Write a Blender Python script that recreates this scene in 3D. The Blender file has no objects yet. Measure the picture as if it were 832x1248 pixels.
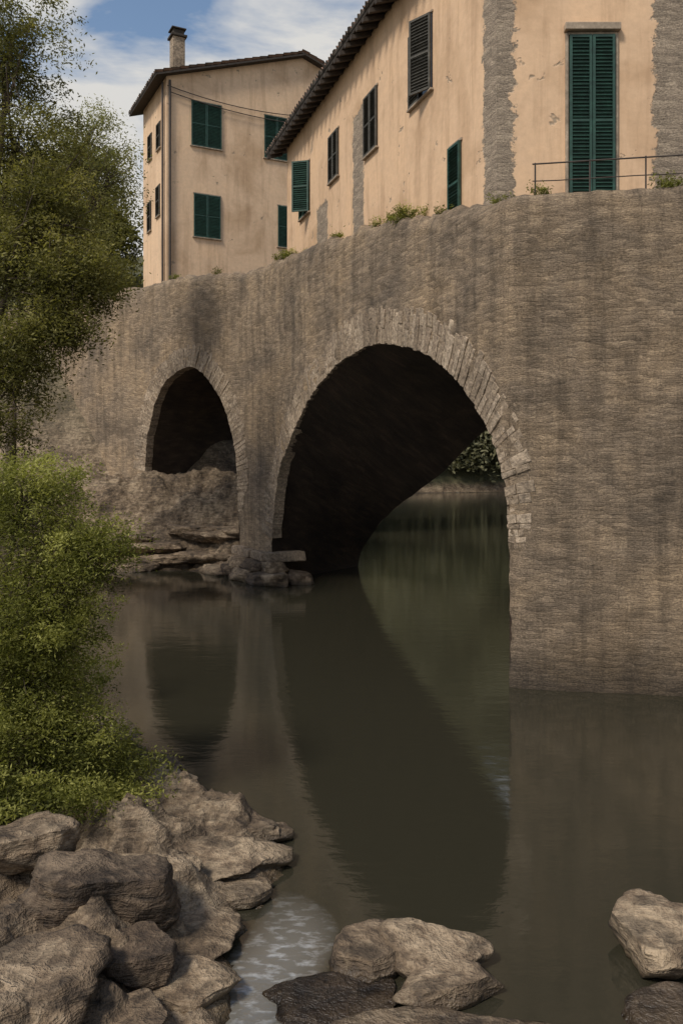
import bpy, math, random
import numpy as np
from mathutils import Vector, noise
random.seed(7); rng=np.random.default_rng(7)
scene=bpy.context.scene
scene.view_settings.view_transform='Standard'; scene.view_settings.look='None'; scene.view_settings.exposure=0
COL=scene.collection

# ---------------------------------------------------------------- helpers
def empty(name,loc=(0,0,0)):
    o=bpy.data.objects.new(name,None); o.empty_display_size=.3; COL.objects.link(o); return o
class MB:
    def __init__(s): s.v=[];s.f=[];s.uv=[];s.c=[]
    def add(s,vs,fs,uvs=None,col=None):
        b=len(s.v); s.v.extend([tuple(v) for v in vs])
        for f in fs:
            s.f.append([i+b for i in f])
            for i in f:
                s.uv.append(uvs[i] if uvs else (0,0)); s.c.append(col if col is not None else .5)
    def box(s,c,ax,ay,az,hx,hy,hz,col=None,jit=0):
        c=Vector(c);ax=Vector(ax)*hx;ay=Vector(ay)*hy;az=Vector(az)*hz
        vs=[]
        for sx,sy,sz in [(-1,-1,-1),(1,-1,-1),(1,1,-1),(-1,1,-1),(-1,-1,1),(1,-1,1),(1,1,1),(-1,1,1)]:
            p=c+ax*sx+ay*sy+az*sz
            if jit: p=p+Vector([random.uniform(-jit,jit) for _ in range(3)])
            vs.append(p)
        s.add(vs,[(0,3,2,1),(4,5,6,7),(0,1,5,4),(1,2,6,5),(2,3,7,6),(3,0,4,7)],None,col)
    def tube(s,pts,rad,n=8,col=None):
        pts=[Vector(p) for p in pts]
        vs=[];fs=[]
        for i,p in enumerate(pts):
            d=(pts[min(i+1,len(pts)-1)]-pts[max(i-1,0)]).normalized()
            if abs(d.z)>.9: a=(Vector((1,0,0))-d*d.x).normalized()
            else: a=d.cross(Vector((0,0,1))).normalized()
            c=d.cross(a)
            for k in range(n):
                t=2*math.pi*k/n; vs.append(p+(a*math.cos(t)+c*math.sin(t))*rad[i])
        for i in range(len(pts)-1):
            for k in range(n):
                k2=(k+1)%n; fs.append((i*n+k,i*n+k2,(i+1)*n+k2,(i+1)*n+k))
        fs.append(tuple(range(n-1,-1,-1))); fs.append(tuple((len(pts)-1)*n+k for k in range(n)))
        s.add(vs,fs,None,col)
    def obj(s,name,mat,parent=None,smooth=False,bevel=0):
        me=bpy.data.meshes.new(name); me.from_pydata(s.v,[],s.f)
        u=me.uv_layers.new(name='UVMap'); u.data.foreach_set('uv',np.array(s.uv,dtype=np.float32).ravel())
        a=me.color_attributes.new('rnd','FLOAT_COLOR','CORNER')
        c=np.array(s.c,dtype=np.float32); a.data.foreach_set('color',np.stack([c,c,c,np.ones_like(c)],1).ravel())
        me.update()
        if smooth: me.polygons.foreach_set('use_smooth',[True]*len(me.polygons))
        me.materials.append(mat); o=bpy.data.objects.new(name,me); COL.objects.link(o)
        if parent: o.parent=parent
        if bevel:
            m=o.modifiers.new('b','BEVEL'); m.width=bevel; m.segments=2; m.limit_method='ANGLE'
        return o
def fbm(p,o=4,H=1.0): return noise.fractal(Vector(p),H,2.0,o)

# ---------------------------------------------------------------- materials
class N:
    def __init__(s,name):
        s.m=bpy.data.materials.new(name); s.m.use_nodes=True; s.t=s.m.node_tree; s.n=s.t.nodes; s.l=s.t.links
        s.b=s.n['Principled BSDF']
    def node(s,t,ins=None,**at):
        x=s.n.new(t)
        for k,v in at.items(): setattr(x,k,v)
        for k,v in (ins or {}).items(): s.set(x,k,v)
        return x
    def set(s,x,k,v):
        if isinstance(v,bpy.types.NodeSocket): s.l.new(v,x.inputs[k])
        else: x.inputs[k].default_value=v
    def math(s,op,a,b=0.0,c=0.0,clamp=False):
        x=s.node('ShaderNodeMath',{0:a,1:b,2:c},operation=op); x.use_clamp=clamp; return x.outputs[0]
    def noise(s,vec,scale,detail=4,rough=.6,dist=0):
        return s.node('ShaderNodeTexNoise',{'Vector':vec,'Scale':scale,'Detail':min(detail,4.),'Roughness':rough,'Distortion':dist}).outputs[0]
    def ramp(s,f,stops):
        x=s.node('ShaderNodeValToRGB',{0:f}); e=x.color_ramp.elements
        e[0].position=stops[0][0]; e[0].color=cc(stops[0][1]); e[1].position=stops[-1][0]; e[1].color=cc(stops[-1][1])
        for p,c in stops[1:-1]:
            q=e.new(p); q.color=cc(c)
        return x.outputs[0]
    def mix(s,f,a,b,mode='MIX'):
        x=s.node('ShaderNodeMix',data_type='RGBA',blend_type=mode); s.set(x,0,f); s.set(x,6,a if isinstance(a,bpy.types.NodeSocket) else cc(a)); s.set(x,7,b if isinstance(b,bpy.types.NodeSocket) else cc(b)); return x.outputs[2]
    def mapr(s,v,a,b,c=0.,d=1.):
        return s.node('ShaderNodeMapRange',{0:v,1:a,2:b,3:c,4:d}).outputs[0]
    def scale(s,vec,sc):
        return s.node('ShaderNodeMapping',{'Vector':vec,'Scale':sc}).outputs[0]
    def coord(s,k): return s.node('ShaderNodeTexCoord').outputs[k]
    def pos(s): return s.node('ShaderNodeNewGeometry').outputs['Position']
    def bump(s,h,st,dist=.02,nrm=None):
        x=s.node('ShaderNodeBump',{'Height':h,'Strength':st,'Distance':dist})
        if nrm: s.l.new(nrm,x.inputs['Normal'])
        return x.outputs[0]
    def done(s,col,rough=.85,nrm=None,**kw):
        s.set(s.b,'Base Color',col if isinstance(col,bpy.types.NodeSocket) else cc(col)); s.set(s.b,'Roughness',rough)
        if nrm: s.l.new(nrm,s.b.inputs['Normal'])
        for k,v in kw.items(): s.set(s.b,k.replace('_',' '),v)
        return s.m
def cc(c):
    if isinstance(c,(int,float)): return (c,c,c,1)
    return (c[0],c[1],c[2],1)

def masonry(m,uv,bw=.23,rh=.066,c1=(.39,.30,.21),c2=(.25,.19,.132),mo=(.185,.14,.10),warpk=.11,cell=(5.5,15.5,1)):
    """rough thin-coursed rubble: courses are only partly legible through the weathering"""
    warp=m.node('ShaderNodeTexNoise',{'Vector':uv,'Scale':1.9,'Detail':4.,'Roughness':.66}).outputs[1]
    w=m.node('ShaderNodeVectorMath',{0:warp,1:(.5,.5,.5)},operation='SUBTRACT').outputs[0]
    w=m.node('ShaderNodeVectorMath',{0:w,'Scale':warpk},operation='SCALE').outputs[0]
    v=m.node('ShaderNodeVectorMath',{0:uv,1:w},operation='ADD').outputs[0]
    b=m.node('ShaderNodeTexBrick',{'Vector':v,'Color1':cc(c1),'Color2':cc(c2),'Mortar':cc(mo),'Scale':1.,'Mortar Size':.009,'Mortar Smooth':1.,'Bias':0.,'Brick Width':bw,'Row Height':rh})
    b.offset=.43; b.squash=1.4; b.squash_frequency=3
    vo=m.node('ShaderNodeTexVoronoi',{'Vector':m.scale(v,cell),'Scale':1.,'Randomness':.95},voronoi_dimensions='2D')
    cv=m.node('ShaderNodeSeparateColor',{0:vo.outputs[1]}).outputs[0]
    fine=m.noise(m.scale(v,(7.,13,1)),3.4,4,.82)
    col=m.mix(.55,b.outputs[0],tuple((x+y)/2 for x,y in zip(c1,c2)))
    col=m.mix(.55,col,m.ramp(cv,[(.0,.62),(.6,1.),(1.,1.5)]),'MULTIPLY')
    col=m.mix(.85,col,m.ramp(fine,[(.33,.36),(.5,.95),(.67,1.75)]),'MULTIPLY')
    h=m.math('ADD',m.math('MULTIPLY',b.outputs[1],-.16),m.math('MULTIPLY',fine,1.8))
    h=m.math('SUBTRACT',h,m.math('MULTIPLY',vo.outputs[0],.6))
    return col,h

def mat_bridge():
    m=N('bridge_stone'); uv=m.coord('UV')
    col,h=masonry(m,uv)
    big=m.noise(uv,.5,4,.66,.4)
    col=m.mix(1.,col,m.ramp(big,[(.32,(.58,.58,.59)),(.48,(.98,.96,.93)),(.66,(1.27,1.2,1.08))]),'MULTIPLY')
    streak=m.noise(m.scale(uv,(1.8,.16,1)),1.6,4,.68)
    col=m.mix(.55,col,m.ramp(streak,[(.38,.45),(.54,1.08)]),'MULTIPLY')
    z=m.node('ShaderNodeSeparateXYZ',{0:m.pos()}).outputs[2]
    wet=m.mapr(m.math('ADD',z,m.math('MULTIPLY',big,-.9)),-.35,.5,.35,1.)
    col=m.mix(1.,col,wet,'MULTIPLY')
    return m.done(col,.92,m.bump(h,1.,.032))
def mat_vous():
    m=N('voussoir_stone'); p=m.pos()
    r=m.node('ShaderNodeVertexColor',layer_name='rnd').outputs[0]
    f=m.noise(p,13,4,.78); b=m.noise(p,.8,3)
    col=m.ramp(r,[(0,(.27,.205,.145)),(.5,(.34,.262,.185)),(1,(.42,.33,.24))])
    col=m.mix(.9,col,m.ramp(f,[(.33,.35),(.5,.94),(.68,1.7)]),'MULTIPLY')
    col=m.mix(.8,col,m.ramp(b,[(.35,.65),(.6,1.1)]),'MULTIPLY')
    return m.done(col,.92,m.bump(f,1.,.05))
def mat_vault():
    m=N('shade_tinted_vault_brick'); uv=m.coord('UV')  # brick colour darkened to paint in the shade inside the arches
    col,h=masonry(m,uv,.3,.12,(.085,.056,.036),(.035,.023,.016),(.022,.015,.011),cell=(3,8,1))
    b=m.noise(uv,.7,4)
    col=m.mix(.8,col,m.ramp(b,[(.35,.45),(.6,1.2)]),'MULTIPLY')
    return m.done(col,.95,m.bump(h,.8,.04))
def mat_rock(name='river_rock',tint=(1.06,1.,.9),grass=False):
    m=N(name); p=m.pos()
    big=m.noise(p,.9,4,.65,.5); f=m.noise(p,8,4,.78,.3); s=m.noise(m.scale(p,(1.6,1.6,9)),1.6,4,.68,.9)
    col=m.ramp(m.math('ADD',m.math('MULTIPLY',big,.55),m.math('MULTIPLY',f,.45)),[(.38,(.06,.044,.031)),(.48,(.165,.123,.085)),(.59,(.36,.288,.21))])
    col=m.mix(.75,col,m.ramp(s,[(.38,.3),(.54,1.1)]),'MULTIPLY')
    col=m.mix(1.,col,tint,'MULTIPLY')
    sx=m.node('ShaderNodeSeparateXYZ',{0:p}); z=sx.outputs[2]
    wet=m.mapr(m.math('ADD',z,m.math('MULTIPLY',big,-.14)),-.07,.07,0.,1.)
    col=m.mix(wet,m.mix(1.,col,(.3,.29,.26),'MULTIPLY'),col)
    rough=m.mapr(wet,0,1,.25,.85)
    if grass:
        hi=m.mapr(m.math('ADD',z,m.math('MULTIPLY',big,1.6)),1.5,2.2)
        near=m.mapr(sx.outputs[1],24.,27.)
        far=m.mapr(sx.outputs[1],34.,38.)
        gm=m.math('MULTIPLY',hi,m.math('ADD',m.math('SUBTRACT',1.,near),far,clamp=True))
        gc=m.ramp(f,[(.3,(.05,.05,.024)),(.7,(.14,.13,.065))])
        col=m.mix(gm,col,gc)
    h=m.math('ADD',m.math('MULTIPLY',f,1.1),m.math('MULTIPLY',s,1.))
    return m.done(col,rough,m.bump(h,1.,.06))
def mat_stucco(name,base,strips=()):
    m=N(name); uv=m.coord('UV'); sp=m.node('ShaderNodeSeparateXYZ',{0:uv}); u=sp.outputs[0]; v=sp.outputs[1]
    b=m.noise(uv,.45,4,.62,.5); f=m.noise(uv,7,4,.72); st=m.noise(m.scale(uv,(2.2,.22,1)),1.3,4,.65)
    col=m.mix(1.,base,m.ramp(b,[(.32,(.76,.72,.67)),(.5,(1,1,1)),(.7,(1.1,1.08,1.04))]),'MULTIPLY')
    col=m.mix(.35,col,m.ramp(st,[(.36,(.55,.5,.46)),(.5,1.02)]),'MULTIPLY')
    col=m.mix(.3,col,m.ramp(f,[(.3,.7),(.65,1.15)]),'MULTIPLY')
    pe=m.noise(uv,1.3,4,.72,.3)
    pm=m.mapr(pe,.64,.68)
    col=m.mix(pm,col,m.mix(f,(.25,.18,.12),(.48,.37,.26)))
    mc,mh=masonry(m,uv,.22,.08,(.40,.32,.235),(.25,.195,.145),(.18,.145,.11))
    tot=None
    wob=m.math('MULTIPLY',m.math('SUBTRACT',m.noise(uv,3.2,4,.75),.5),.6)
    for (u0,u1,v0,v1) in strips:
        du=m.math('SUBTRACT',m.math('ABSOLUTE',m.math('SUBTRACT',u,(u0+u1)/2)),(u1-u0)/2)
        dv=m.math('SUBTRACT',m.math('ABSOLUTE',m.math('SUBTRACT',v,(v0+v1)/2)),(v1-v0)/2)
        d=m.math('ADD',m.math('MAXIMUM',du,dv),wob)
        k=m.mapr(d,.02,-.02)
        tot=k if tot is None else m.math('MAXIMUM',tot,k)
    h=m.math('ADD',m.math('MULTIPLY',f,.25),m.math('MULTIPLY',pm,-.6))
    if tot is not None:
        col=m.mix(tot,col,mc)
        h=m.math('ADD',m.math('MULTIPLY',h,m.math('SUBTRACT',1.,tot)),m.math('MULTIPLY',tot,m.math('SUBTRACT',mh,.9)))
    return m.done(col,.93,m.bump(h,.7,.025))
def mat_paint(name,c,r=.55):
    m=N(name); p=m.pos(); f=m.noise(p,7,4,.7)
    col=m.mix(1.,c,m.ramp(f,[(.3,.55),(.6,1.1),(.75,1.7)]),'MULTIPLY')
    return m.done(col,r)
def mat_tile():
    m=N('terracotta_tiles'); p=m.pos(); uv=m.coord('UV')
    v=m.node('ShaderNodeTexBrick',{'Vector':uv,'Color1':cc((.27,.15,.095)),'Color2':cc((.14,.10,.075)),'Mortar':cc((.05,.04,.03)),'Scale':1.,'Mortar Size':.012,'Brick Width':.2,'Row Height':.38}); v.offset=0
    f=m.noise(p,9,4,.7)
    col=m.mix(.8,v.outputs[0],m.ramp(f,[(.3,.5),(.7,1.5)]),'MULTIPLY')
    return m.done(col,.9)
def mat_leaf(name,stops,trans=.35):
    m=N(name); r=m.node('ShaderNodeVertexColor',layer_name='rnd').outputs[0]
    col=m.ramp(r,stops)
    m.done(col,.6); m.set(m.b,'Specular IOR Level',.2)
    t=m.node('ShaderNodeBsdfTranslucent',{'Color':m.mix(1.,col,(1.3,1.35,.7),'MULTIPLY')})
    x=m.node('ShaderNodeMixShader',{0:trans}); m.l.new(m.b.outputs[0],x.inputs[1]); m.l.new(t.outputs[0],x.inputs[2])
    m.l.new(x.outputs[0],m.n['Material Output'].inputs[0]); return m.m
def mat_bark():
    m=N('bark'); p=m.pos(); f=m.noise(m.scale(p,(6,6,1.2)),3,4,.7)
    return m.done(m.ramp(f,[(.35,(.04,.03,.02)),(.65,(.14,.105,.075))]),.95)
def mat_water():
    m=N('river_water'); p=m.pos()
    a=m.noise(m.scale(p,(1.,2.2,1)),1.1,2,.5); b=m.noise(m.scale(p,(1.,1.8,1)),5.,3,.6,.4)
    sp=m.node('ShaderNodeSeparateXYZ',{0:p})
    # thin shallow flow between the foreground rocks
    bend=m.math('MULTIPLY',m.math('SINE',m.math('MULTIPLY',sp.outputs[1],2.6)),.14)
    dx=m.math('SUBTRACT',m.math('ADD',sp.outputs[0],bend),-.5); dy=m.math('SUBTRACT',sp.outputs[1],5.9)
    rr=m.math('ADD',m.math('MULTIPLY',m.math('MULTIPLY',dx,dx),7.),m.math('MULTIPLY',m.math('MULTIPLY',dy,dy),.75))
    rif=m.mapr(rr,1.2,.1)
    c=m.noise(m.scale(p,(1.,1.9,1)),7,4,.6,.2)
    h=m.math('ADD',m.math('MULTIPLY',a,.5),m.math('MULTIPLY',b,.2))
    h=m.math('ADD',h,m.math('MULTIPLY',c,m.math('MULTIPLY',rif,.6)))
    n=m.bump(h,.16,.05)
    sky_glare=m.math('MULTIPLY',m.mapr(c,.50,.72),rif)  # pale streaks painted into the water colour as sky glare on the ripples
    col=m.mix(sky_glare,m.mix(rif,(.034,.031,.02),(.16,.15,.13)),(.42,.43,.43))
    m.done(col,m.math('ADD',.07,m.math('MULTIPLY',sky_glare,.1)),n); m.set(m.b,'IOR',1.66); return m.m

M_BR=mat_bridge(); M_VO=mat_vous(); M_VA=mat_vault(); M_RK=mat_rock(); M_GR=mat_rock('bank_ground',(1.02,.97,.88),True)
M_BARK=mat_bark(); M_TILE=mat_tile()
M_GREEN=mat_paint('green_shutter_paint',(.02,.062,.045)); M_GREY=mat_paint('weathered_shutter_wood',(.075,.07,.058),.8)
M_WOOD=mat_paint('dark_eave_wood',(.055,.042,.032),.85); M_IRON=mat_paint('rusty_iron',(.06,.045,.035),.6)
M_STONE=mat_paint('trim_stone',(.34,.27,.2),.9)
M_DARK=mat_paint('window_glass',(.01,.012,.014),.15)
OCH=(.68,.465,.295)
M_SB=mat_stucco('ochre_stucco_near',OCH,[(-.30,.46,5,16),(-9.,-2.68,5,16),(6.65,7.45,8,12.35),(9.6,10.6,8,10.9),(12.6,14.2,8,9.9)])
M_SA=mat_stucco('ochre_stucco_far',(.72,.51,.335),[])
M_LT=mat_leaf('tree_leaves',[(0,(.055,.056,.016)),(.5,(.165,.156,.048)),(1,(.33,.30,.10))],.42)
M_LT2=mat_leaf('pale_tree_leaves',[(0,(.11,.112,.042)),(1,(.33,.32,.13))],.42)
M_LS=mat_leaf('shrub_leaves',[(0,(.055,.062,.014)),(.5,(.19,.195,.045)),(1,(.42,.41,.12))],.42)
M_LD=mat_leaf('distant_leaves',[(0,(.10,.10,.055)),(1,(.27,.255,.145))],.2)

# ---------------------------------------------------------------- bridge
H=3.6
PL=[(-14.,(16.35,10.95)),(-2.66,(5.24,13.1)),(0.,(2.63,13.6)),(12.8,(-2.06,25.5)),(15.27,(-3.29,27.64)),(21.62,(-7.5,32.4)),(40.,(-21.5,44.5))]
_s=np.array([p[0] for p in PL]); _x=np.array([p[1][0] for p in PL]); _y=np.array([p[1][1] for p in PL])
def plan(s):
    w=np.linspace(-.3,.3,7); return Vector((float(np.interp(s+w,_s,_x).mean()),float(np.interp(s+w,_s,_y).mean())))
def Pw(s,z,off=0.,rough=True):
    p=plan(s); t=(plan(s+.15)-plan(s-.15)).normalized(); n=Vector((t.y,-t.x))
    if rough:
        off=off+.07*fbm((s*.5,z*.5,3.3),3)+.026*fbm((s*3,z*6,7.7),3)
    return Vector((p.x+n.x*off,p.y+n.y*off,z))
TOP=[(-14,7.95),(-2.6,7.87),(0,7.85),(.7,7.9),(1.5,8.11),(3.1,8.33),(4.63,8.68),(6.45,8.86),(8.05,9.1),(10.26,9.33),(11.73,9.5),(13.5,9.58),(15.27,9.74),(17.35,10.0),(19.85,10.25),(23.,10.3),(40.,11.)]
def ztop(s):
    z=float(np.interp(s,[t[0] for t in TOP],[t[1] for t in TOP]))
    k=min(1,max(0,(s-.2)/1.5))
    return z+(.15*fbm((s*.9,0,1.),4)+.09*noise.noise(Vector((s*5,2,1))))*(.12+.88*k)
def catmull(P,n=10):
    P=[np.array(p,float) for p in P]; out=[]
    for i in range(len(P)-1):
        p0=P[max(i-1,0)];p1=P[i];p2=P[i+1];p3=P[min(i+2,len(P)-1)]
        for k in range(n):
            t=k/n; out.append(.5*((2*p1)+(-p0+p2)*t+(2*p0-5*p1+4*p2-p3)*t*t+(-p0+3*p1-3*p2+p3)*t**3))
    out.append(P[-1]); return np.array(out)
def resamp(C,n):
    d=np.r_[0,np.cumsum(np.linalg.norm(np.diff(C,axis=0),axis=1))]; t=np.linspace(0,d[-1],n)
    return np.stack([np.interp(t,d,C[:,k]) for k in range(C.shape[1])],1)
A2=[(0,2.2),(.03,2.9),(.2,3.55),(.68,4.25),(1.8,5.15),(3.1,5.75),(4.63,6.1),(5.6,6.17),(6.45,6.12),(8.05,5.8),(10.26,4.87),(11.73,3.67),(12.45,2.6),(12.8,1.3)]
A1=[(15.27,2.0),(15.35,3.1),(15.62,4.2),(16.3,5.6),(17.35,6.6),(18.4,6.95),(19.85,6.62),(20.75,5.83),(21.35,4.6),(21.62,3.2)]
B2=[(-.4,2.2),(-.35,2.9),(.1,3.6),(1.,4.3),(2.2,4.9),(3.6,5.15),(5,5.05),(7.17,4.39),(9.37,3.33),(11.3,2.6),(13.2,1.84),(14.5,1.08),(15.2,.55),(15.55,-.1)]
def curve(A,n):
    c=resamp(catmull(A),n); c[:,0]=np.clip(c[:,0],min(A[0][0],A[-1][0]),max(A[0][0],A[-1][0])); return c
bridge=empty('stone_arch_bridge')
wall=MB()
def patch(sl,zl,nz=60):
    rows=[];uvs=[]
    for s,zb in zip(sl,zl):
        zt=ztop(s); col=[];cu=[]
        for j in range(nz+1):
            f=j/nz; z=zb+(zt-zb)*f; o=.10*max(0,1-(zt-z)/.25)**2
            col.append(Pw(s,z,o)); cu.append((s,z))
        for o,dz in [(.2,.035),(.33,.03),(.45,-.03),(.46,-.9)]:
            col.append(Pw(s,zt+dz,o)+Vector((0,0,.03*noise.noise(Vector((s*5,o*8,2)))))); cu.append((s,zt+o))
        rows.append(col);uvs.append(cu)
    m=len(rows[0]); vs=[p for r in rows for p in r]; uu=[p for r in uvs for p in r]; fs=[]
    for i in range(len(rows)-1):
        for j in range(m-1): fs.append((i*m+j,i*m+j+1,(i+1)*m+j+1,(i+1)*m+j))
    wall.add(vs,fs,uu)
c2=curve(A2,110); c1=curve(A1,60)
sl=list(np.linspace(-14,-3,50))+list(np.linspace(-2.9,0,46)); patch(sl,[-1.5]*len(sl),120)
patch(c2[:,0],c2[:,1],70)
sl=np.linspace(12.8,15.27,30); patch(sl,[-1.5]*30,100)
patch(c1[:,0],c1[:,1],60)
sl=np.linspace(21.62,40,110); patch(sl,[-1.5]*110,80)
wall.obj('front_wall',M_BR,bridge,smooth=True)
def vault(front,back,fb,name):
    v=MB(); n=len(front); K=14; vs=[];uu=[];fs=[]; L=np.r_[0,np.cumsum(np.linalg.norm(np.diff(front,axis=0),axis=1))]
    for i in range(n):
        a=Pw(front[i][0],front[i][1],.0); b=fb(*back[i])
        for k in range(K+1):
            f=k/K; p=a.lerp(b,f)+Vector((0,0,.05*fbm((L[i]*.8,f*4,5),3)*(1 if k else 0))); vs.append(p); uu.append((f*4.,L[i]))
    for i in range(n-1):
        for k in range(K): fs.append((i*(K+1)+k,i*(K+1)+k+1,(i+1)*(K+1)+k+1,(i+1)*(K+1)+k))
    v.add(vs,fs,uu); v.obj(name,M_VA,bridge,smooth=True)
t2=Vector((-.367,.930)).normalized(); n2=Vector((t2.y,-t2.x)); C0=Vector((2.63,13.6))
def Pb(s,z,off=3.9):
    q=C0+t2*s+n2*off; return Vector((q.x,q.y,z))
F2=np.vstack([[[0,-1.5]],[[0,.3]],c2,[[12.8,.3]],[[12.8,-1.5]]]); cb=curve(B2,110)
Bk=np.vstack([[[-.4,-1.5]],[[-.4,.3]],cb,[[15.57,-.5]],[[15.6,-1.5]]])
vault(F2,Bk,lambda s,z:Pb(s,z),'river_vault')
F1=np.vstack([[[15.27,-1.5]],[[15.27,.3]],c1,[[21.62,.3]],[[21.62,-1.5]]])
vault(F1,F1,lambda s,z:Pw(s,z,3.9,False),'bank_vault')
r=MB()
def q4(a,b,c,d): r.add([a,b,c,d],[(0,1,2,3)],[(0,0),((Vector(b)-Vector(a)).length,0),((Vector(b)-Vector(a)).length,8),(0,8)])
for i in range(len(cb)-1):
    a=cb[i];b=cb[i+1]; r.add([Pb(*a),Pb(*b),Pb(b[0],8.),Pb(a[0],8.)],[(0,1,2,3)],[(a[0],a[1]),(b[0],b[1]),(b[0],8),(a[0],8)])
p=Pw(-14,0,4,False); e=Pb(-.4,0)
q4(e.xy.to_3d()+Vector((0,0,-1.5)),p.xy.to_3d()+Vector((0,0,-1.5)),p.xy.to_3d()+Vector((0,0,8)),e.xy.to_3d()+Vector((0,0,8)))
e=Pb(15.6,0); g=Pw(15.27,0,3.9,False)
for (a,b) in [(e,g)]+[(Pw(s,0,3.9,False),Pw(s+2,0,3.9,False)) for s in np.arange(21.6,39,2)]:
    q4((a.x,a.y,-1.5),(b.x,b.y,-1.5),(b.x,b.y,9.),(a.x,a.y,9.))
r.obj('rear_wall',M_BR,bridge)
d=MB(); ss=np.linspace(-14,40,80)
for a,b in zip(ss[:-1],ss[1:]):
    za=ztop(a)-.85; zb=ztop(b)-.85
    A=Pw(a,za,.4,False);B=Pw(b,zb,.4,False);Cc=Pw(b,zb,4.,False);D=Pw(a,za,4.,False)
    d.add([A,B,Cc,D],[(0,1,2,3)],[(a,0),(b,0),(b,3.5),(a,3.5)])
d.obj('deck_paving',M_BR,bridge)
def ring(A,th,name,fade):
    m=MB(); full=resamp(catmull(A),2000)
    L=np.r_[0,np.cumsum(np.linalg.norm(np.diff(full,axis=0),axis=1))]; x=0.
    def at(l):
        p=np.array([np.interp(l,L,full[:,0]),np.interp(l,L,full[:,1])]); e=.25
        q=np.array([np.interp(l+e,L,full[:,0])-np.interp(l-e,L,full[:,0]),np.interp(l+e,L,full[:,1])-np.interp(l-e,L,full[:,1])]); q/=np.linalg.norm(q)
        return p,np.array([-q[1],q[0]])
    while x<L[-1]-.1:
        w=random.uniform(.08,.17); y=min(x+w,L[-1]); t=th*random.choice([1,1,.96,.86,1.06])*random.uniform(.92,1.05)
        k=min(1,(x+.15)/fade); t*=(.35+.65*k)
        p0,n0=at(x+.003); p1,n1=at(y-.003)
        pr=-.004-random.uniform(0,.02); segs=[(0,t)] if random.random()<.3 else [(0,t*.5-.006+random.uniform(-.2,.2)*t),(None,t)]
        st=-.02+random.uniform(-.015,.01)
        for (_,en) in segs:
            if _ is None: st=st+.008
            cr=[p0+n0*st,p1+n1*st,p1+n1*en,p0+n0*en]
            vs=[]
            for o in (pr+random.uniform(-.01,.008),.3):
                for c in cr: vs.append(Pw(c[0]+random.uniform(-.01,.01),c[1]+random.uniform(-.01,.01),o))
            m.add(vs,[(0,1,2,3),(4,7,6,5),(0,4,5,1),(1,5,6,2),(2,6,7,3),(3,7,4,0)],None,random.random())
            st=en
        x=y
    m.obj(name,M_VO,bridge,bevel=.01)
ring(A2,.78,'river_arch_ring',2.4); ring(A1,.74,'bank_arch_ring',1.)

# ---------------------------------------------------------------- houses
Z=Vector((0,0,1))
def shutters(parent,c,t,o,w,z0,z1,mat,leaves=2,name='window_shutters',open_leaf=False,sill=True,ang=1.0):
    m=MB(); t=t.to_3d() if len(t)==2 else Vector(t); o=o.to_3d() if len(o)==2 else Vector(o)
    c=Vector((c[0],c[1],0)); h=z1-z0; zc=(z0+z1)/2
    lw=w/leaves
    for k in range(leaves):
        cx=(k-(leaves-1)/2)*lw; T=t;O=o; cen=c+t*cx+o*.05
        if open_leaf and k==leaves-1:
            hinge=c+t*(w/2)+o*.05; T=(t*math.cos(ang)*-1+o*math.sin(ang)); O=(o*math.cos(ang)+t*math.sin(ang)); cen=hinge+T*(lw/2)
        fw=.045; hw=lw/2-.006
        for sx in (-1,1): m.box(cen+T*(sx*(hw-fw/2))+Z*zc,T,O,Z,fw/2,.022,h/2)
        for zz in (z0+fw/2,z1-fw/2,zc): m.box(cen+Z*zz,T,O,Z,hw-fw-.001,.02,fw/2)
        ns=int((h-.1)/.062)
        for i in range(ns):
            zz=z0+.06+(h-.12)*(i+.5)/ns; a=math.radians(38+random.uniform(-6,6))
            m.box(cen+Z*zz,T,O*math.cos(a)-Z*math.sin(a),Z*math.cos(a)+O*math.sin(a),hw-fw-.002,.026,.004)
        m.box(cen-O*.018+Z*zc,T,O,Z,hw-.01,.003,h/2-.01)
    m.obj(name,mat,parent)
    if open_leaf:
        g=MB(); g.box(c+o*.01+Z*zc,t,o,Z,w/2-.01,.012,h/2-.01); g.obj('window_glass',M_DARK,parent)
    s=MB()
    if sill: s.box(c+o*.03+Z*(z0-.03),t,o,Z,w/2+.05,.05,.022)
    s.box(c+o*.015+Z*(z1+.03),t,o,Z,w/2+.02,.02,.025)
    s.obj('window_stonework',M_STONE,parent,bevel=.008)
def wallquads(parent,name,mat,quads):
    m=MB()
    for a,b,z0,z1a,z1b,u0,u1 in quads:
        m.add([(a[0],a[1],z0),(b[0],b[1],z0),(b[0],b[1],z1b),(a[0],a[1],z1a)],[(0,1,2,3)],[(u0,z0),(u1,z0),(u1,z1b),(u0,z1a)])
    return m.obj(name,mat,parent)
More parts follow.
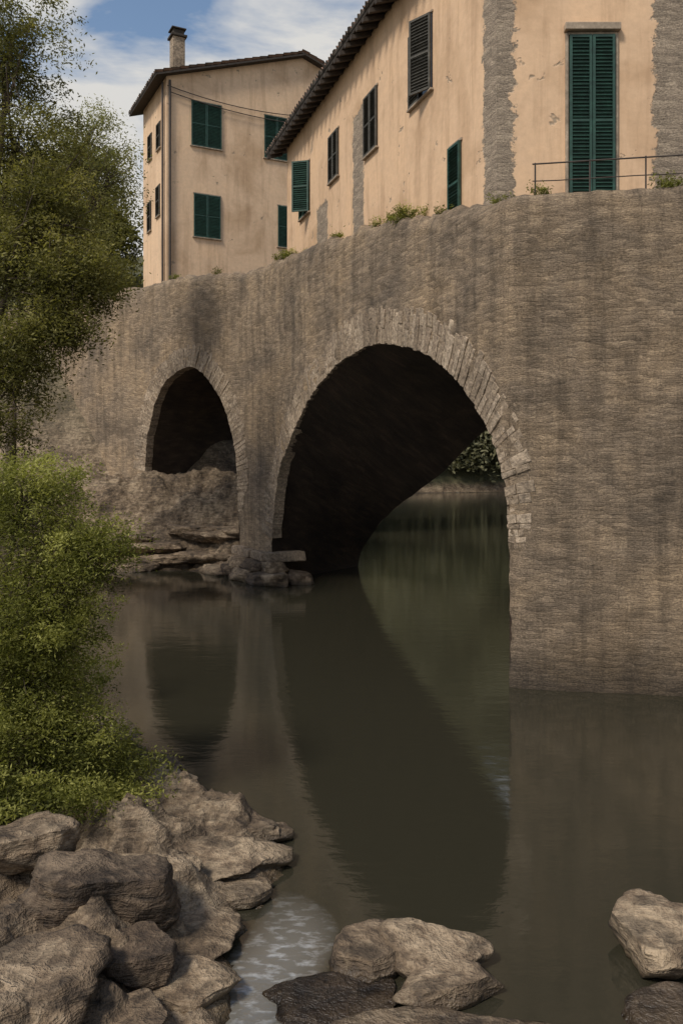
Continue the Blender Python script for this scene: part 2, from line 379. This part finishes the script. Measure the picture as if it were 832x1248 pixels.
def tileroof(parent,name,o,al,up,L,W):
    o=Vector(o);al=Vector(al).normalized();up=Vector(up).normalized(); n=al.cross(up); n=n if n.z>0 else -n
    m=MB(); na=int(L/.025); nr=max(2,int(W/.38)); ys=[]
    for r_ in range(nr):
        ys+= [(r_*.38,.035),(r_*.38+.375,.0)]
    vs=[];uu=[];fs=[]
    for y,l in ys:
        for i in range(na+1):
            x=i*.025; ph=x/.2*2*math.pi
            jit=.02*noise.noise(Vector((int(x/.2)*3.1,int(y/.38)*1.7,.5)))
            vs.append(o+al*x+up*(y+jit*3)+n*(.06+.045*math.cos(ph)+l+jit)); uu.append((x,y))
    for j in range(len(ys)-1):
        for i in range(na): fs.append((j*(na+1)+i,j*(na+1)+i+1,(j+1)*(na+1)+i+1,(j+1)*(na+1)+i))
    b=len(vs)
    for i in range(na+1): vs.append(o+al*(i*.025)+n*.0); uu.append((i*.025,0))
    for i in range(na): fs.append((b+i,b+i+1,i+1,i))
    m.add(vs,fs,uu); m.obj(name,M_TILE,parent)
    d=MB(); d.box(o+al*L/2+up*(nr*.38/2)-n*.04,al,up,n,L/2-.01,nr*.19-.01,.035); d.obj(name+'_boards',M_WOOD,parent)

hb=empty('stucco_house'); tB=Vector((-.3165,.9486)).normalized(); oB=Vector((-tB.y,tB.x)); cB=Vector((2.65,14.6))
LB=13.96; endB=cB+tB*LB; fr=Vector((1,-.02)).normalized(); rB=cB+fr*11
DB=3.4; inB=-oB; backend=endB+inB*DB
zE=13.85
gx=DB/2; zr=zE+gx*math.tan(math.radians(18))
wallquads(hb,'walls',M_SB,[(endB,cB,6.8,zE,zE,LB,0),(cB,rB,6.8,zE,zE,0,-11),
   (endB+inB*gx,endB,8.4,zr,zE,LB+gx,LB),(backend,endB+inB*gx,8.4,zE,zr,LB+DB,LB+gx),
   (cB+inB*DB+tB*3,backend,6.8,zE,zE,20,31),(rB,rB+Vector((0,5)),6.8,zE,zE,-11,-16),(rB+Vector((0,5)),cB+inB*DB+tB*3,6.8,zE,zE,-16,-24)])
a18=math.radians(18); oe=.5
e0=endB+tB*.85+oB*oe
upv=(inB.to_3d()*math.cos(a18)+Z*math.sin(a18))
tileroof(hb,'roof_front',(e0.x,e0.y,zE+.05-oe*math.tan(a18)+.1),(-tB).to_3d(),upv,LB+.85+1.0,(gx+oe)/math.cos(a18))
e1=endB+tB*.85+inB*(DB+oe)
tileroof(hb,'roof_rear',(e1.x,e1.y,zE+.05-oe*math.tan(a18)+.1),(-tB).to_3d(),(oB.to_3d()*math.cos(a18)+Z*math.sin(a18)),LB-2,(gx+oe)/math.cos(a18))
e2=cB+Vector((.55,-oe))
tileroof(hb,'roof_terrace_side',(e2.x,e2.y,zE+.05-oe*math.tan(a18)+.1),(1,-.02,0),(0,math.cos(a18),math.sin(a18)),10.5,3.2)
rf=MB(); x=-.6
while x<LB+.8:
    p=cB+tB*x+oB*(oe/2+.02); rf.box((p.x,p.y,zE-.02-oe/2*math.tan(a18)),tB.to_3d(),-upv,Z,.045,oe/2+.02,.05); x+=.42
rf.obj('rafters',M_WOOD,hb)
def WB(s): return cB+tB*s
for s,w,z0,z1,mt,op,an in [(3.17,1.13,11.08,12.6,M_GREY,True,.45),(6.1,.86,11.0,12.42,M_GREY,False,0),(8.97,.8,11.25,12.5,M_GREY,False,0),(11.83,1.05,11.05,12.55,M_GREEN,True,1.)]:
    p=WB(s); shutters(hb,p,-tB,oB,w,z0,z1,mt,2,open_leaf=op,ang=an)
p=WB(1.56); shutters(hb,p,-tB,oB,.5,8.1,9.57,M_GREEN,1,name='side_door_shutter',sill=False)
p=cB+fr*1.61; shutters(hb,p,fr,Vector((0,-1)),.78,7.95,10.87,M_GREEN,2,name='terrace_door_shutters',sill=False)
ln=MB(); ln.box((p.x,p.y-.06,10.99),(1,0,0),(0,1,0),Z,.47,.07,.06); 
for sx in (-1,1): ln.box((p.x+sx*.425,p.y-.02,9.43),(1,0,0),(0,1,0),Z,.025,.025,1.48)
ln.obj('door_surround',M_STONE,hb,bevel=.01)
ha=empty('stucco_house'); cA=Vector((-7.37,36)); uA=Vector((.893,.451)).normalized(); vA=Vector((-.451,.893)).normalized(); oA=-vA
SR=6.3; zl=19.9; zrA=22.0; LA=4.0; SA=12.4
P0=cA;P1=cA+uA*SR;P2=cA+uA*SA
wallquads(ha,'walls',M_SA,[(P0,P1,8.,zl,zrA,0,SR),(P1,P2,8.,zrA,19.95,SR,SA),(P0+vA*LA,P0,8.,zl,zl,-LA,0),(P2,P2+vA*LA,8.,19.95,19.95,SA,SA+4),(P2+vA*LA,P1+vA*LA,8.,19.95,zrA,0,6),(P1+vA*LA,P0+vA*LA,8.,zrA,zl,6,12)])
sl_=(zrA-zl)/SR; aa=math.atan(sl_)
ovh=.55; e=P0-uA*ovh-vA*.35
tileroof(ha,'roof_left',(e.x,e.y,zl+.06-ovh*sl_),vA.to_3d(),uA.to_3d()*math.cos(aa)+Z*math.sin(aa),LA+.9,(SR+ovh)/math.cos(aa))
e=P2+uA*ovh-vA*.35
tileroof(ha,'roof_right',(e.x,e.y,19.95+.06-ovh*sl_),vA.to_3d(),-uA.to_3d()*math.cos(aa)+Z*math.sin(aa),LA+.9,(SR+ovh)/math.cos(aa))
def WA(s): return cA+uA*s
for s,w,z0,z1,mt in [(1.74,1.35,17.15,19.05,M_GREEN),(1.77,1.2,13.26,15.1,M_GREEN),(5.0,1.2,17.15,19.05,M_GREEN),(5.6,1.1,13.26,15.1,M_GREEN)]:
    shutters(ha,WA(s),uA,oA,w,z0,z1,mt,2)
oL=-uA
for l,z0,z1 in [(1.2,17.2,18.3),(2.7,17.2,18.3),(1.3,14.3,15.6),(2.8,14.,15.3)]:
    shutters(ha,cA+vA*l,-vA,oL,.6,z0,z1,M_GREY,1)
ch=MB(); q=cA+uA*.75+vA*1.0
ch.box((q.x,q.y,21.1),uA.to_3d(),vA.to_3d(),Z,.27,.27,.95); ch.obj('chimney',M_VO,ha,bevel=.02)
ch=MB(); ch.box((q.x,q.y,22.1),uA.to_3d(),vA.to_3d(),Z,.35,.35,.05); ch.box((q.x,q.y,22.27),uA.to_3d(),vA.to_3d(),Z,.24,.24,.1);ch.box((q.x,q.y,22.41),uA.to_3d(),vA.to_3d(),Z,.32,.32,.03); ch.obj('chimney_cap',M_TILE,ha,bevel=.015)
pp=MB()
w=WA(.12)+oA*.09; pp.tube([(w.x,w.y,9),(w.x,w.y,19.7)],[.055,.055])
w=cA-uA*.1+vA*.25; pp.tube([(w.x,w.y,9),(w.x,w.y,19.7)],[.05,.05])
for (s0,z0,s1,z1,sag) in [(0,19.45,6.4,19.3,.25),(.1,19.2,6.2,18.9,.18)]:
    pts=[]
    for k in range(13):
        f=k/12; w=WA(s0+(s1-s0)*f)+oA*.12; pts.append((w.x,w.y,z0+(z1-z0)*f-sag*4*f*(1-f)))
    pp.tube(pts,[.02]*13,5)
pp.obj('drainpipes_and_cables',M_IRON,ha)

rl=MB()
def RP(s,z,off=.25): return Pw(s,z,off,False)
for s in np.arange(-.45,-11,-.85):
    b=RP(s,7.85); rl.tube([b,(b.x,b.y,8.42)],[.014,.014],6)
for zz in (8.40,8.12):
    pts=[RP(s,zz+.02*noise.noise(Vector((s*1.3,zz,0)))) for s in np.arange(-.4,-11,-.4)]; rl.tube(pts,[.013 if zz>8.3 else .009]*len(pts),6)
rl.obj('balcony_railing',M_IRON,None)

# ---------------------------------------------------------------- ground
land=[(-.85,-30),(-.85,3),(-.85,5),(-.85,5.6),(-.8,6.4),(-.8,7),(-.62,7.7),(-.8,8.5),(-1.8,9.4),(-3.2,11.3),(-4.6,15),(-6.4,20),(-8.3,25.5),(-7.9,28.4),(-5.2,28.1),(-3.6,27.5),(-1.9,27.2),(-.5,29.3),(.1,30.5),(-.5,45),(1,70),(5,98),(28,104),(34,80),(28,50),(22,28),(20,16),(16,12),(12,6),(12,-30),(900,-30),(900,900),(-900,900),(-900,-30)]
def sdist(X,Y):
    P=np.array(land,float); n=len(P); dmin=np.full(X.shape,1e9); ins=np.zeros(X.shape,bool)
    for i in range(n):
        a=P[i];b=P[(i+1)%n]; ab=b-a
        t=np.clip(((X-a[0])*ab[0]+(Y-a[1])*ab[1])/(ab@ab),0,1)
        dmin=np.minimum(dmin,np.hypot(X-a[0]-ab[0]*t,Y-a[1]-ab[1]*t))
        if a[1]!=b[1]:
            c=((a[1]>Y)!=(b[1]>Y))&(X<(b[0]-a[0])*(Y-a[1])/(b[1]-a[1])+a[0]); ins^=c
    return np.where(ins,dmin,-dmin)
def axis(lo,hi,st,lim0,lim1,g=1.13,mx=30):
    m=list(np.arange(lo,hi,st)); s=st
    a=[]; x=m[-1]
    while x<lim1: s=min(s*g,mx); x+=s; a.append(x)
    s=st; x=m[0]; b=[]
    while x>lim0: s=min(s*g,mx); x-=s; b.append(x)
    return np.array(b[::-1]+m+a)
xs=np.unique(np.r_[axis(-4.5,.4,.035,-800,800),np.arange(-9,-4.5,.08),np.arange(-8,60,1.7)])
ys=np.unique(np.r_[axis(4.6,12,.04,-28,890),np.arange(26.5,33,.08),np.arange(60,170,1.9)])
GX,GY=np.meshgrid(xs,ys)
wx=np.zeros(GX.shape);wn=np.zeros(GX.shape);nf=np.zeros(GX.shape)
it=np.nditer([GX,GY],flags=['multi_index'])
for x,y in it:
    x=float(x);y=float(y)
    if -30<x<30 and -5<y<60:
        wx[it.multi_index]=fbm((x*.9,y*.9,1.),4); wn[it.multi_index]=fbm((x*1.3+.5*y,y*1.3-.5*x,5.),5); nf[it.multi_index]=fbm((x*6,y*6,9.),4)
    else: wx[it.multi_index]=fbm((x*.03,y*.03,1.),3)
D=sdist(GX,GY); near=(np.abs(GX)<30)&(GY<60)
D=D+np.where(near,wx*.3*np.clip((26-GY)/2,0.3,1),wx*1.5)
def ss_(x,a,b): t=np.clip((x-a)/(b-a),0,1); return t*t*(3-2*t)
Dp=np.clip(D,0,None)
hn=.03+.14*(1-np.exp(-Dp/.3))+.15*np.clip(Dp,0,8)
ax_=(wn+1)*6.5; led=np.floor(ax_); fr_=ax_-led; led=(led+ss_(fr_,.6,.85))/6.5-1
hn=hn+.36*led*np.clip(Dp/.35,0,1)+.03*nf*np.clip(Dp/.2,.2,1)
a2=(wx+1)*3.; l2=np.floor(a2); l2=(l2+ss_(a2-l2,.3,.95))/3.-1
hf=3.0*ss_(Dp,.1,4.2)+.12*np.clip(Dp/.3,0,1)+(.4*l2+.07*nf)*np.clip(Dp/.8,0,1)
k=ss_(GY,19,26)
h=hn*(1-k)+hf*k
h=h+6.5*ss_(GY,33.5,38)*ss_(D,1,6)*(GX<2)
h=h+4*ss_(-GX,9,18)*ss_(GY,8,20)*(1-ss_(GY,20,27))
h=h+np.where((GX>2)|(GY>60),np.clip(Dp,0,70)*(.45+.4*ss_(GX,0,8))+3*wx*ss_(Dp,3,30),0)
h=np.where(D>0,h,np.clip(D*.7,-1.6,0)+.06*nf)
ny,nx=GX.shape
V=np.stack([GX,GY,h],2).reshape(-1,3); idx=np.arange(nx*ny).reshape(ny,nx)
Fq=np.stack([idx[:-1,:-1],idx[:-1,1:],idx[1:,1:],idx[1:,:-1]],2).reshape(-1,4)
def fastmesh(name,V,F,mat,col=None,smooth=False,parent=None):
    me=bpy.data.meshes.new(name); me.vertices.add(len(V)); me.vertices.foreach_set('co',V.astype(np.float32).ravel())
    me.loops.add(F.size); me.loops.foreach_set('vertex_index',F.astype(np.int32).ravel())
    me.polygons.add(len(F)); me.polygons.foreach_set('loop_start',np.arange(0,F.size,F.shape[1],dtype=np.int32))
    me.polygons.foreach_set('loop_total',np.full(len(F),F.shape[1],dtype=np.int32))
    if smooth: me.polygons.foreach_set('use_smooth',np.ones(len(F),bool))
    me.update(calc_edges=True)
    if col is not None:
        a=me.color_attributes.new('rnd','FLOAT_COLOR','POINT'); a.data.foreach_set('color',np.stack([col,col,col,np.ones_like(col)],1).astype(np.float32).ravel())
    me.materials.append(mat); o=bpy.data.objects.new(name,me); COL.objects.link(o)
    if parent: o.parent=parent
    return o
fastmesh('ground',V,Fq,M_GR,smooth=True)
def gh(x,y):
    i=np.searchsorted(ys,y);j=np.searchsorted(xs,x); return float(h[min(i,ny-1),min(j,nx-1)])
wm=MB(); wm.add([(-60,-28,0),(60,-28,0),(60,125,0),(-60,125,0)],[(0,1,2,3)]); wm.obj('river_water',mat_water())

# ---------------------------------------------------------------- rocks
import bmesh
def terr(z,n,sh): 
    a=z*n; f=math.floor(a); t=min(1,max(0,(a-f-sh)/(1-sh))); return (f+t)/n
def rock(x,y,w,dp,hh,seed,zc=None,rot=0,name='rock',mat=None,sub=5,parent=None,bed=1.):
    R=random.Random(seed); bm=bmesh.new(); bmesh.ops.create_icosphere(bm,subdivisions=sub,radius=1)
    cuts=[]
    for _ in range(11):
        n=Vector((R.gauss(0,1),R.gauss(0,1),R.gauss(0,.6))).normalized(); cuts.append((n,R.uniform(.6,.88)))
    cuts.append((Vector((R.uniform(-.25,.25),R.uniform(-.3,.1),1)).normalized(),R.uniform(.42,.6)))
    o=Vector((R.uniform(0,99),R.uniform(0,99),R.uniform(0,99))); ti=Vector((R.uniform(-.3,.3),R.uniform(-.3,.3),1))
    nl=max(2.,hh/.11); amp=R.uniform(.06,.17)*bed
    for v in bm.verts:
        p=v.co.copy()
        for n,c in cuts:
            d_=p.dot(n)
            if d_>c: p-=n*(d_-c)*.93
        q=Vector((p.x*w,p.y*dp,p.z*hh))
        d1=noise.fractal(q*1.9+o,1.,2,5); lay=p.dot(ti)+.3*noise.noise(q*1.5+o)
        d3=noise.fractal(q*9+o,.9,2,3)
        L_=math.floor(lay*nl*.5); step=noise.noise(Vector((L_*7.3,p.x*1.1,p.y*1.1))+o)
        tz=terr(lay,nl*.5,.35)-lay
        p=p*(1+.14*d1+.025*d3)+Vector((p.x,p.y,0))*(amp*step)+Vector((0,0,tz*.45*bed))
        v.co=p
    c,s=math.cos(rot),math.sin(rot)
    if zc is None: zc=gh(x,y)+hh*.15
    for v in bm.verts:
        X=v.co.x*w/2*1.18;Y=v.co.y*dp/2*1.18;Zz=v.co.z*hh/2*1.25
        v.co=Vector((x+X*c-Y*s,y+X*s+Y*c,zc+Zz))
    me=bpy.data.meshes.new(name); bm.to_mesh(me); bm.free()
    me.polygons.foreach_set('use_smooth',[True]*len(me.polygons)); me.materials.append(mat or M_RK)
    ob=bpy.data.objects.new(name,me); COL.objects.link(ob); ob.parent=parent; return ob
M_RD=mat_rock('dark_rock',(.55,.5,.45))
rock(-1.72,6.25,1.0,.8,.66,1,.44,.2,mat=M_RD,bed=.6)
rock(-1.98,5.25,1.1,.8,.5,2,.34,.5)
rock(-1.35,5.75,.5,.5,.32,3,.28,.3,mat=M_RD,bed=.6)
rock(-2.5,6.6,.75,.6,.42,4,.66)
rock(-1.0,5.7,.7,.45,.18,5,.12,.2)
rock(-1.35,5.1,.85,.6,.3,6,.16,1.2,bed=.7)
rock(.2,6.15,.6,.55,.34,7,.05,.3,bed=.7)
rock(.62,6.15,.85,.55,.36,8,.06,-.1)
rock(.72,5.75,.72,.4,.17,9,.09,.15,bed=.5)
rock(-.02,5.75,.95,.6,.14,10,.0,.1,mat=M_RD)
rock(.6,5.3,1.6,.55,.24,11,.02,-.1)
rock(2.35,6.2,.8,.8,.5,12,.12,.3,bed=.7)
rock(2.15,5.5,.8,.6,.24,13,-.01,.3,mat=M_RD)
rock(-1.5,8.3,1.7,.9,.24,14,.12,-.25)
rock(-1.15,7.45,1.25,.7,.26,15,.12,.1)
rock(-2.5,9.9,1.5,.9,.28,16,.13,-.7)
rock(-2.2,9.55,1.,.5,.18,24,.15,-.5); rock(-3.3,11.3,1.3,.7,.3,25,.1,-.7); rock(-3.0,10.4,1.2,.7,.34,26,.28,-.6)
rock(-1.85,9.15,.7,.4,.12,17,.19,-.4)
rock(-.85,7.0,.55,.4,.12,18,.07,.4)
rock(-1.6,7.0,.9,.5,.2,19,.25,.1)
rock(-.8,8.1,.65,.4,.15,21,.05,.7)
rock(-1.05,6.4,.7,.5,.14,22,.1,1.7)
rock(-.95,5.2,.45,.35,.12,23,.07,.7)
for i in range(9):
    a=i/8; x=-8.2+4.7*a; y=28.7+random.uniform(-.3,1.2); rock(x,y,random.uniform(1.6,2.8),random.uniform(1.,1.6),random.uniform(.3,.5),50+i,gh(x,y)-.04,random.uniform(-.3,.3),sub=5,bed=1.)
# pier footing: worn dark blocks spreading to the waterline
fi=200
for (s,o,w_,hh,z) in [(12.25,-.05,1.1,.75,.1),(13.,-.4,1.4,.7,.1),(14.,-.45,1.5,.66,.1),(15.,-.4,1.4,.7,.08),(15.9,-.6,1.6,.5,.05),(12.35,.7,1.1,.72,.1),(12.7,-.02,1.2,.6,.45),(13.6,-.2,1.4,.55,.45),(14.7,-.18,1.4,.6,.45)]:
    p=Pw(s,0,o,False); fi+=1; rock(p.x,p.y,w_,.8,hh,fi,z,math.atan2(t2.y,t2.x),'footing_block',M_RK if fi%2 else M_RD,4,bridge,bed=.35)
ft=MB(); s=12.55
while s<15.3:
    w_=random.uniform(.35,.65); e=min(s+w_,15.35); vs=[]; do=random.uniform(-.05,.05)
    for z in (.62,.88+random.uniform(-.03,.03)):
        for (a,o) in ((s+.012,-.24+do),(e-.012,-.24+do),(e-.012,1.0),(s+.012,1.0)):
            vs.append(Pw(a,z,o,False)+Vector([random.uniform(-.03,.03) for _ in range(3)]))
    ft.add(vs,[(0,3,2,1),(4,5,6,7),(0,1,5,4),(1,2,6,5),(2,3,7,6),(3,0,4,7)],None,random.random()*.5); s=e
ft.obj('pier_string_course',M_VO,bridge,bevel=.05)

# ---------------------------------------------------------------- foliage
def leaves(blobs,leaf,clump_r,nl,name,mat,parent,asp=.42,droop=0.,shell=.45):
    CC=[];RR=[]
    for (c,r_,n) in blobs:
        c=np.array(c,float); r_=np.array(r_,float)
        dv=rng.normal(size=(n,3)); dv/=np.linalg.norm(dv,axis=1)[:,None]
        lump=np.array([1+.42*noise.noise(Vector(d_*2.1)+Vector(c)) + .25*noise.noise(Vector(d_*5)+Vector(c)) for d_ in dv])
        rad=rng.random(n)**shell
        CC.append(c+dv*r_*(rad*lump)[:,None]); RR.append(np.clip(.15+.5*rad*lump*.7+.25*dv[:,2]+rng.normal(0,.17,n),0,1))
    CC=np.vstack(CC);RR=np.concatenate(RR); n=len(CC)
    cs=clump_r*rng.uniform(.5,1.4,n)
    out=np.clip(rng.normal(size=(n,nl,3)),-1.8,1.8)*cs[:,None,None]*np.array([1,1,.6])
    dd=np.linalg.norm(out[:,:,:2],axis=2); out[:,:,2]-=droop*dd
    p=(CC[:,None,:]+out).reshape(-1,3); m=len(p)
    a=rng.normal(size=(m,3))*np.array([1,1,.7]); a/=np.linalg.norm(a,axis=1)[:,None]
    b=np.cross(a,rng.normal(size=(m,3))); b/=np.linalg.norm(b,axis=1)[:,None]
    L=leaf*rng.uniform(.6,1.4,m)[:,None]
    V=np.stack([p-a*L,p+b*L*asp+a*L*.1,p+a*L,p-b*L*asp+a*L*.1],1).reshape(-1,3)
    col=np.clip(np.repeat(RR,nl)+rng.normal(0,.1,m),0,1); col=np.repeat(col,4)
    F=np.arange(m*4).reshape(-1,4)
    fastmesh(name,V,F,mat,col,parent=parent); return CC
def tree(name,base,blobs,trunk_r,leaf,cr,nl,mat,droop=.2,twigs=60,asp=.42,shell=.45,thin=1.):
    e=empty(name); CC=leaves(blobs,leaf,cr,nl,'foliage',mat,e,asp,droop,shell)
    m=MB(); base=Vector(base); cen=Vector(np.mean([b[0] for b in blobs],axis=0))
    fork=base.lerp(Vector((cen.x,cen.y,cen.z)),.45); fork.x=base.x*.6+fork.x*.4
    mid=base.lerp(fork,.5)+Vector((.1,.05,0))*trunk_r*6
    m.tube([base-Vector((0,0,.5)),base+Vector((0,0,.1)),mid,fork],[trunk_r*1.5,trunk_r*1.15,trunk_r*.9,trunk_r*.7],10)
    for (c,r_,n) in blobs:
        c=Vector(c); md=fork.lerp(c,.5)+Vector((random.uniform(-.3,.3),random.uniform(-.3,.3),.1*(c-fork).length))
        m.tube([fork-Vector((0,0,.1)),md,c],[trunk_r*.55,trunk_r*.33,trunk_r*.14],7)
        near_=[q for q in CC if (Vector(q)-c).length<max(r_)*1.3]
        for q in random.sample(near_,min(len(near_),twigs)):
            q=Vector(q); st=md.lerp(c,random.uniform(.3,1)); m.tube([st,st.lerp(q,.5)+Vector((0,0,.06)),q],[trunk_r*.1*thin,trunk_r*.06*thin,trunk_r*.03*thin],4)
    m.obj('trunk_and_limbs',M_BARK,e,smooth=True); return e
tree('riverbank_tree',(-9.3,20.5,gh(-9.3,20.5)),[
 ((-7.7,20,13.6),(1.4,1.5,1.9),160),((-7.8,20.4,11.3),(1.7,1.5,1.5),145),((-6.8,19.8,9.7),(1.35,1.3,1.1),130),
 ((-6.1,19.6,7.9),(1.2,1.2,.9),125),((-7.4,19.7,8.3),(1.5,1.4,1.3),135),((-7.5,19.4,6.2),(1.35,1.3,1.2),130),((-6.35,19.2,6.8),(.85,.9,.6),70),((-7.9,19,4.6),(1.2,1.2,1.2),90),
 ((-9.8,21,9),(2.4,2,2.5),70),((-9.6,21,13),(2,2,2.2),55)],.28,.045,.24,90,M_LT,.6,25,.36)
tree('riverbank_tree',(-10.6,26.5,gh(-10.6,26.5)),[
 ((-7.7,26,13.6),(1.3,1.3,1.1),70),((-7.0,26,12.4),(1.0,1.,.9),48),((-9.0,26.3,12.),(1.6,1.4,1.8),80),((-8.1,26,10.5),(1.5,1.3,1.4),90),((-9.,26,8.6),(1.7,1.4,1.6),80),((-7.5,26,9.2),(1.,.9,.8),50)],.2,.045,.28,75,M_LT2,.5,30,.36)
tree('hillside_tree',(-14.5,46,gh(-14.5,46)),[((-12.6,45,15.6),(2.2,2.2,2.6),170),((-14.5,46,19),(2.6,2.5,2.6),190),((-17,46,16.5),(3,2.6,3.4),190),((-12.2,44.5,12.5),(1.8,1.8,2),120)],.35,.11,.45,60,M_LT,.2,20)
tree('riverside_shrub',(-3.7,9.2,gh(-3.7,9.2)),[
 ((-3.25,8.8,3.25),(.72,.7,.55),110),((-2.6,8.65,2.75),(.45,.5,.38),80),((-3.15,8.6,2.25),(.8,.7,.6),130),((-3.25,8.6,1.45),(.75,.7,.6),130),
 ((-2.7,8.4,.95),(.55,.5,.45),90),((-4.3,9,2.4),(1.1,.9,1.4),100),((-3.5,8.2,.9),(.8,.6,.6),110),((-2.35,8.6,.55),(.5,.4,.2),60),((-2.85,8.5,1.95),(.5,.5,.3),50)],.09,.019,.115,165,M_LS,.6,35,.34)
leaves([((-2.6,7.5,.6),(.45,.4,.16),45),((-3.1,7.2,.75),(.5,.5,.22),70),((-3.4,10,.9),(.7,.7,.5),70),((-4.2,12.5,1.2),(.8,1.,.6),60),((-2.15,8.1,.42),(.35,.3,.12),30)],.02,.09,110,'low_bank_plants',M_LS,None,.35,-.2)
wb=[]
for s,n,r_ in [(4.1,30,.36),(4.6,16,.24),(5.6,5,.12),(12.4,24,.34),(11.7,12,.22),(10.3,6,.14),(8.2,8,.16),(2.6,4,.1),(.6,4,.1),(17.,6,.2),(20.,8,.25),(-.6,7,.13),(-2.5,12,.2),(-2.9,8,.16)]:
    p=Pw(s,ztop(s)+.06,.25,False); wb.append((tuple(p),(r_,r_,r_*.6),n))
leaves(wb,.028,.07,60,'parapet_weeds',M_LS,None,.3,-.4)
db=[]
for i in range(26):
    f=i/25; x=3+f*27+random.uniform(-1,1); y=98+6*f+random.uniform(1.,4); g=gh(x,y); r_=random.uniform(2.2,4.2); db.append(((x,y,g+r_*.5),(r_,r_,r_),34))
for i in range(60):
    x=random.uniform(2,48); y=random.uniform(108,165); g=gh(x,y); r_=random.uniform(3.5,6); db.append(((x,y,g+r_*.5),(r_,r_,r_*1.1),30))
for i in range(22):
    y=random.uniform(48,100); x=36+random.uniform(-3,8); g=gh(x,y); r_=random.uniform(3,5); db.append(((x,y,g+r_*.7),(r_,r_,r_*1.1),22))
for i in range(16):
    y=random.uniform(46,98); x=-5+random.uniform(-8,3); g=gh(x,y); r_=random.uniform(2,3.5); db.append(((x,y,g+r_*.7),(r_,r_,r_*1.1),26))
leaves(db,.32,.95,60,'distant_trees',M_LD,None,.5,.1)

# ---------------------------------------------------------------- sky, sun, camera
w=bpy.data.worlds.new('World'); scene.world=w; w.use_nodes=True; nt=w.node_tree; bg=nt.nodes['Background']
sky=nt.nodes.new('ShaderNodeTexSky'); sky.sky_type='NISHITA'; sky.sun_disc=False
SD=Vector((-.55,-.62,.95)).normalized()
sky.sun_elevation=math.asin(SD.z); sky.sun_rotation=math.radians(225); sky.air_density=1.2; sky.dust_density=.8
tc=nt.nodes.new('ShaderNodeTexCoord'); mp=nt.nodes.new('ShaderNodeMapping'); mp.inputs['Scale'].default_value=(1,1,3.); mp.inputs['Location'].default_value=(.35,.1,.2)
nz=nt.nodes.new('ShaderNodeTexNoise'); nz.inputs['Scale'].default_value=3.2; nz.inputs['Detail'].default_value=6; nz.inputs['Roughness'].default_value=.58; nz.inputs['Distortion'].default_value=.4
sx=nt.nodes.new('ShaderNodeSeparateXYZ'); mr=nt.nodes.new('ShaderNodeMapRange'); mr.inputs[1].default_value=.15; mr.inputs[2].default_value=.55; mr.inputs[3].default_value=.16; mr.inputs[4].default_value=-.04
ad=nt.nodes.new('ShaderNodeMath'); ad.operation='ADD'
rp=nt.nodes.new('ShaderNodeValToRGB'); rp.color_ramp.elements[0].position=.46; rp.color_ramp.elements[1].position=.62
mx=nt.nodes.new('ShaderNodeMix'); mx.data_type='RGBA'
nt.links.new(tc.outputs['Generated'],mp.inputs[0]); nt.links.new(mp.outputs[0],nz.inputs['Vector']); nt.links.new(tc.outputs['Generated'],sx.inputs[0]); nt.links.new(sx.outputs[2],mr.inputs[0])
nt.links.new(nz.outputs[0],ad.inputs[0]); nt.links.new(mr.outputs[0],ad.inputs[1]); nt.links.new(ad.outputs[0],rp.inputs[0])
nt.links.new(rp.outputs[0],mx.inputs[0]); nt.links.new(sky.outputs[0],mx.inputs[6]); mx.inputs[7].default_value=(5.6,5.5,5.3,1)
nt.links.new(mx.outputs[2],bg.inputs[0]); bg.inputs[1].default_value=.125
sl=bpy.data.lights.new('sun','SUN'); sl.energy=3.0; sl.angle=math.radians(12); sl.color=(1,.92,.8)
so=bpy.data.objects.new('sun',sl); COL.objects.link(so); so.rotation_euler=SD.to_track_quat('Z','Y').to_euler()
cam=bpy.data.cameras.new('camera'); co=bpy.data.objects.new('camera',cam); COL.objects.link(co)
co.location=(0,0,H); co.rotation_euler=(math.pi/2,0,0); cam.sensor_width=36; cam.lens=30; cam.shift_y=-61/1248; cam.clip_end=3000; cam.clip_start=.05
scene.camera=co
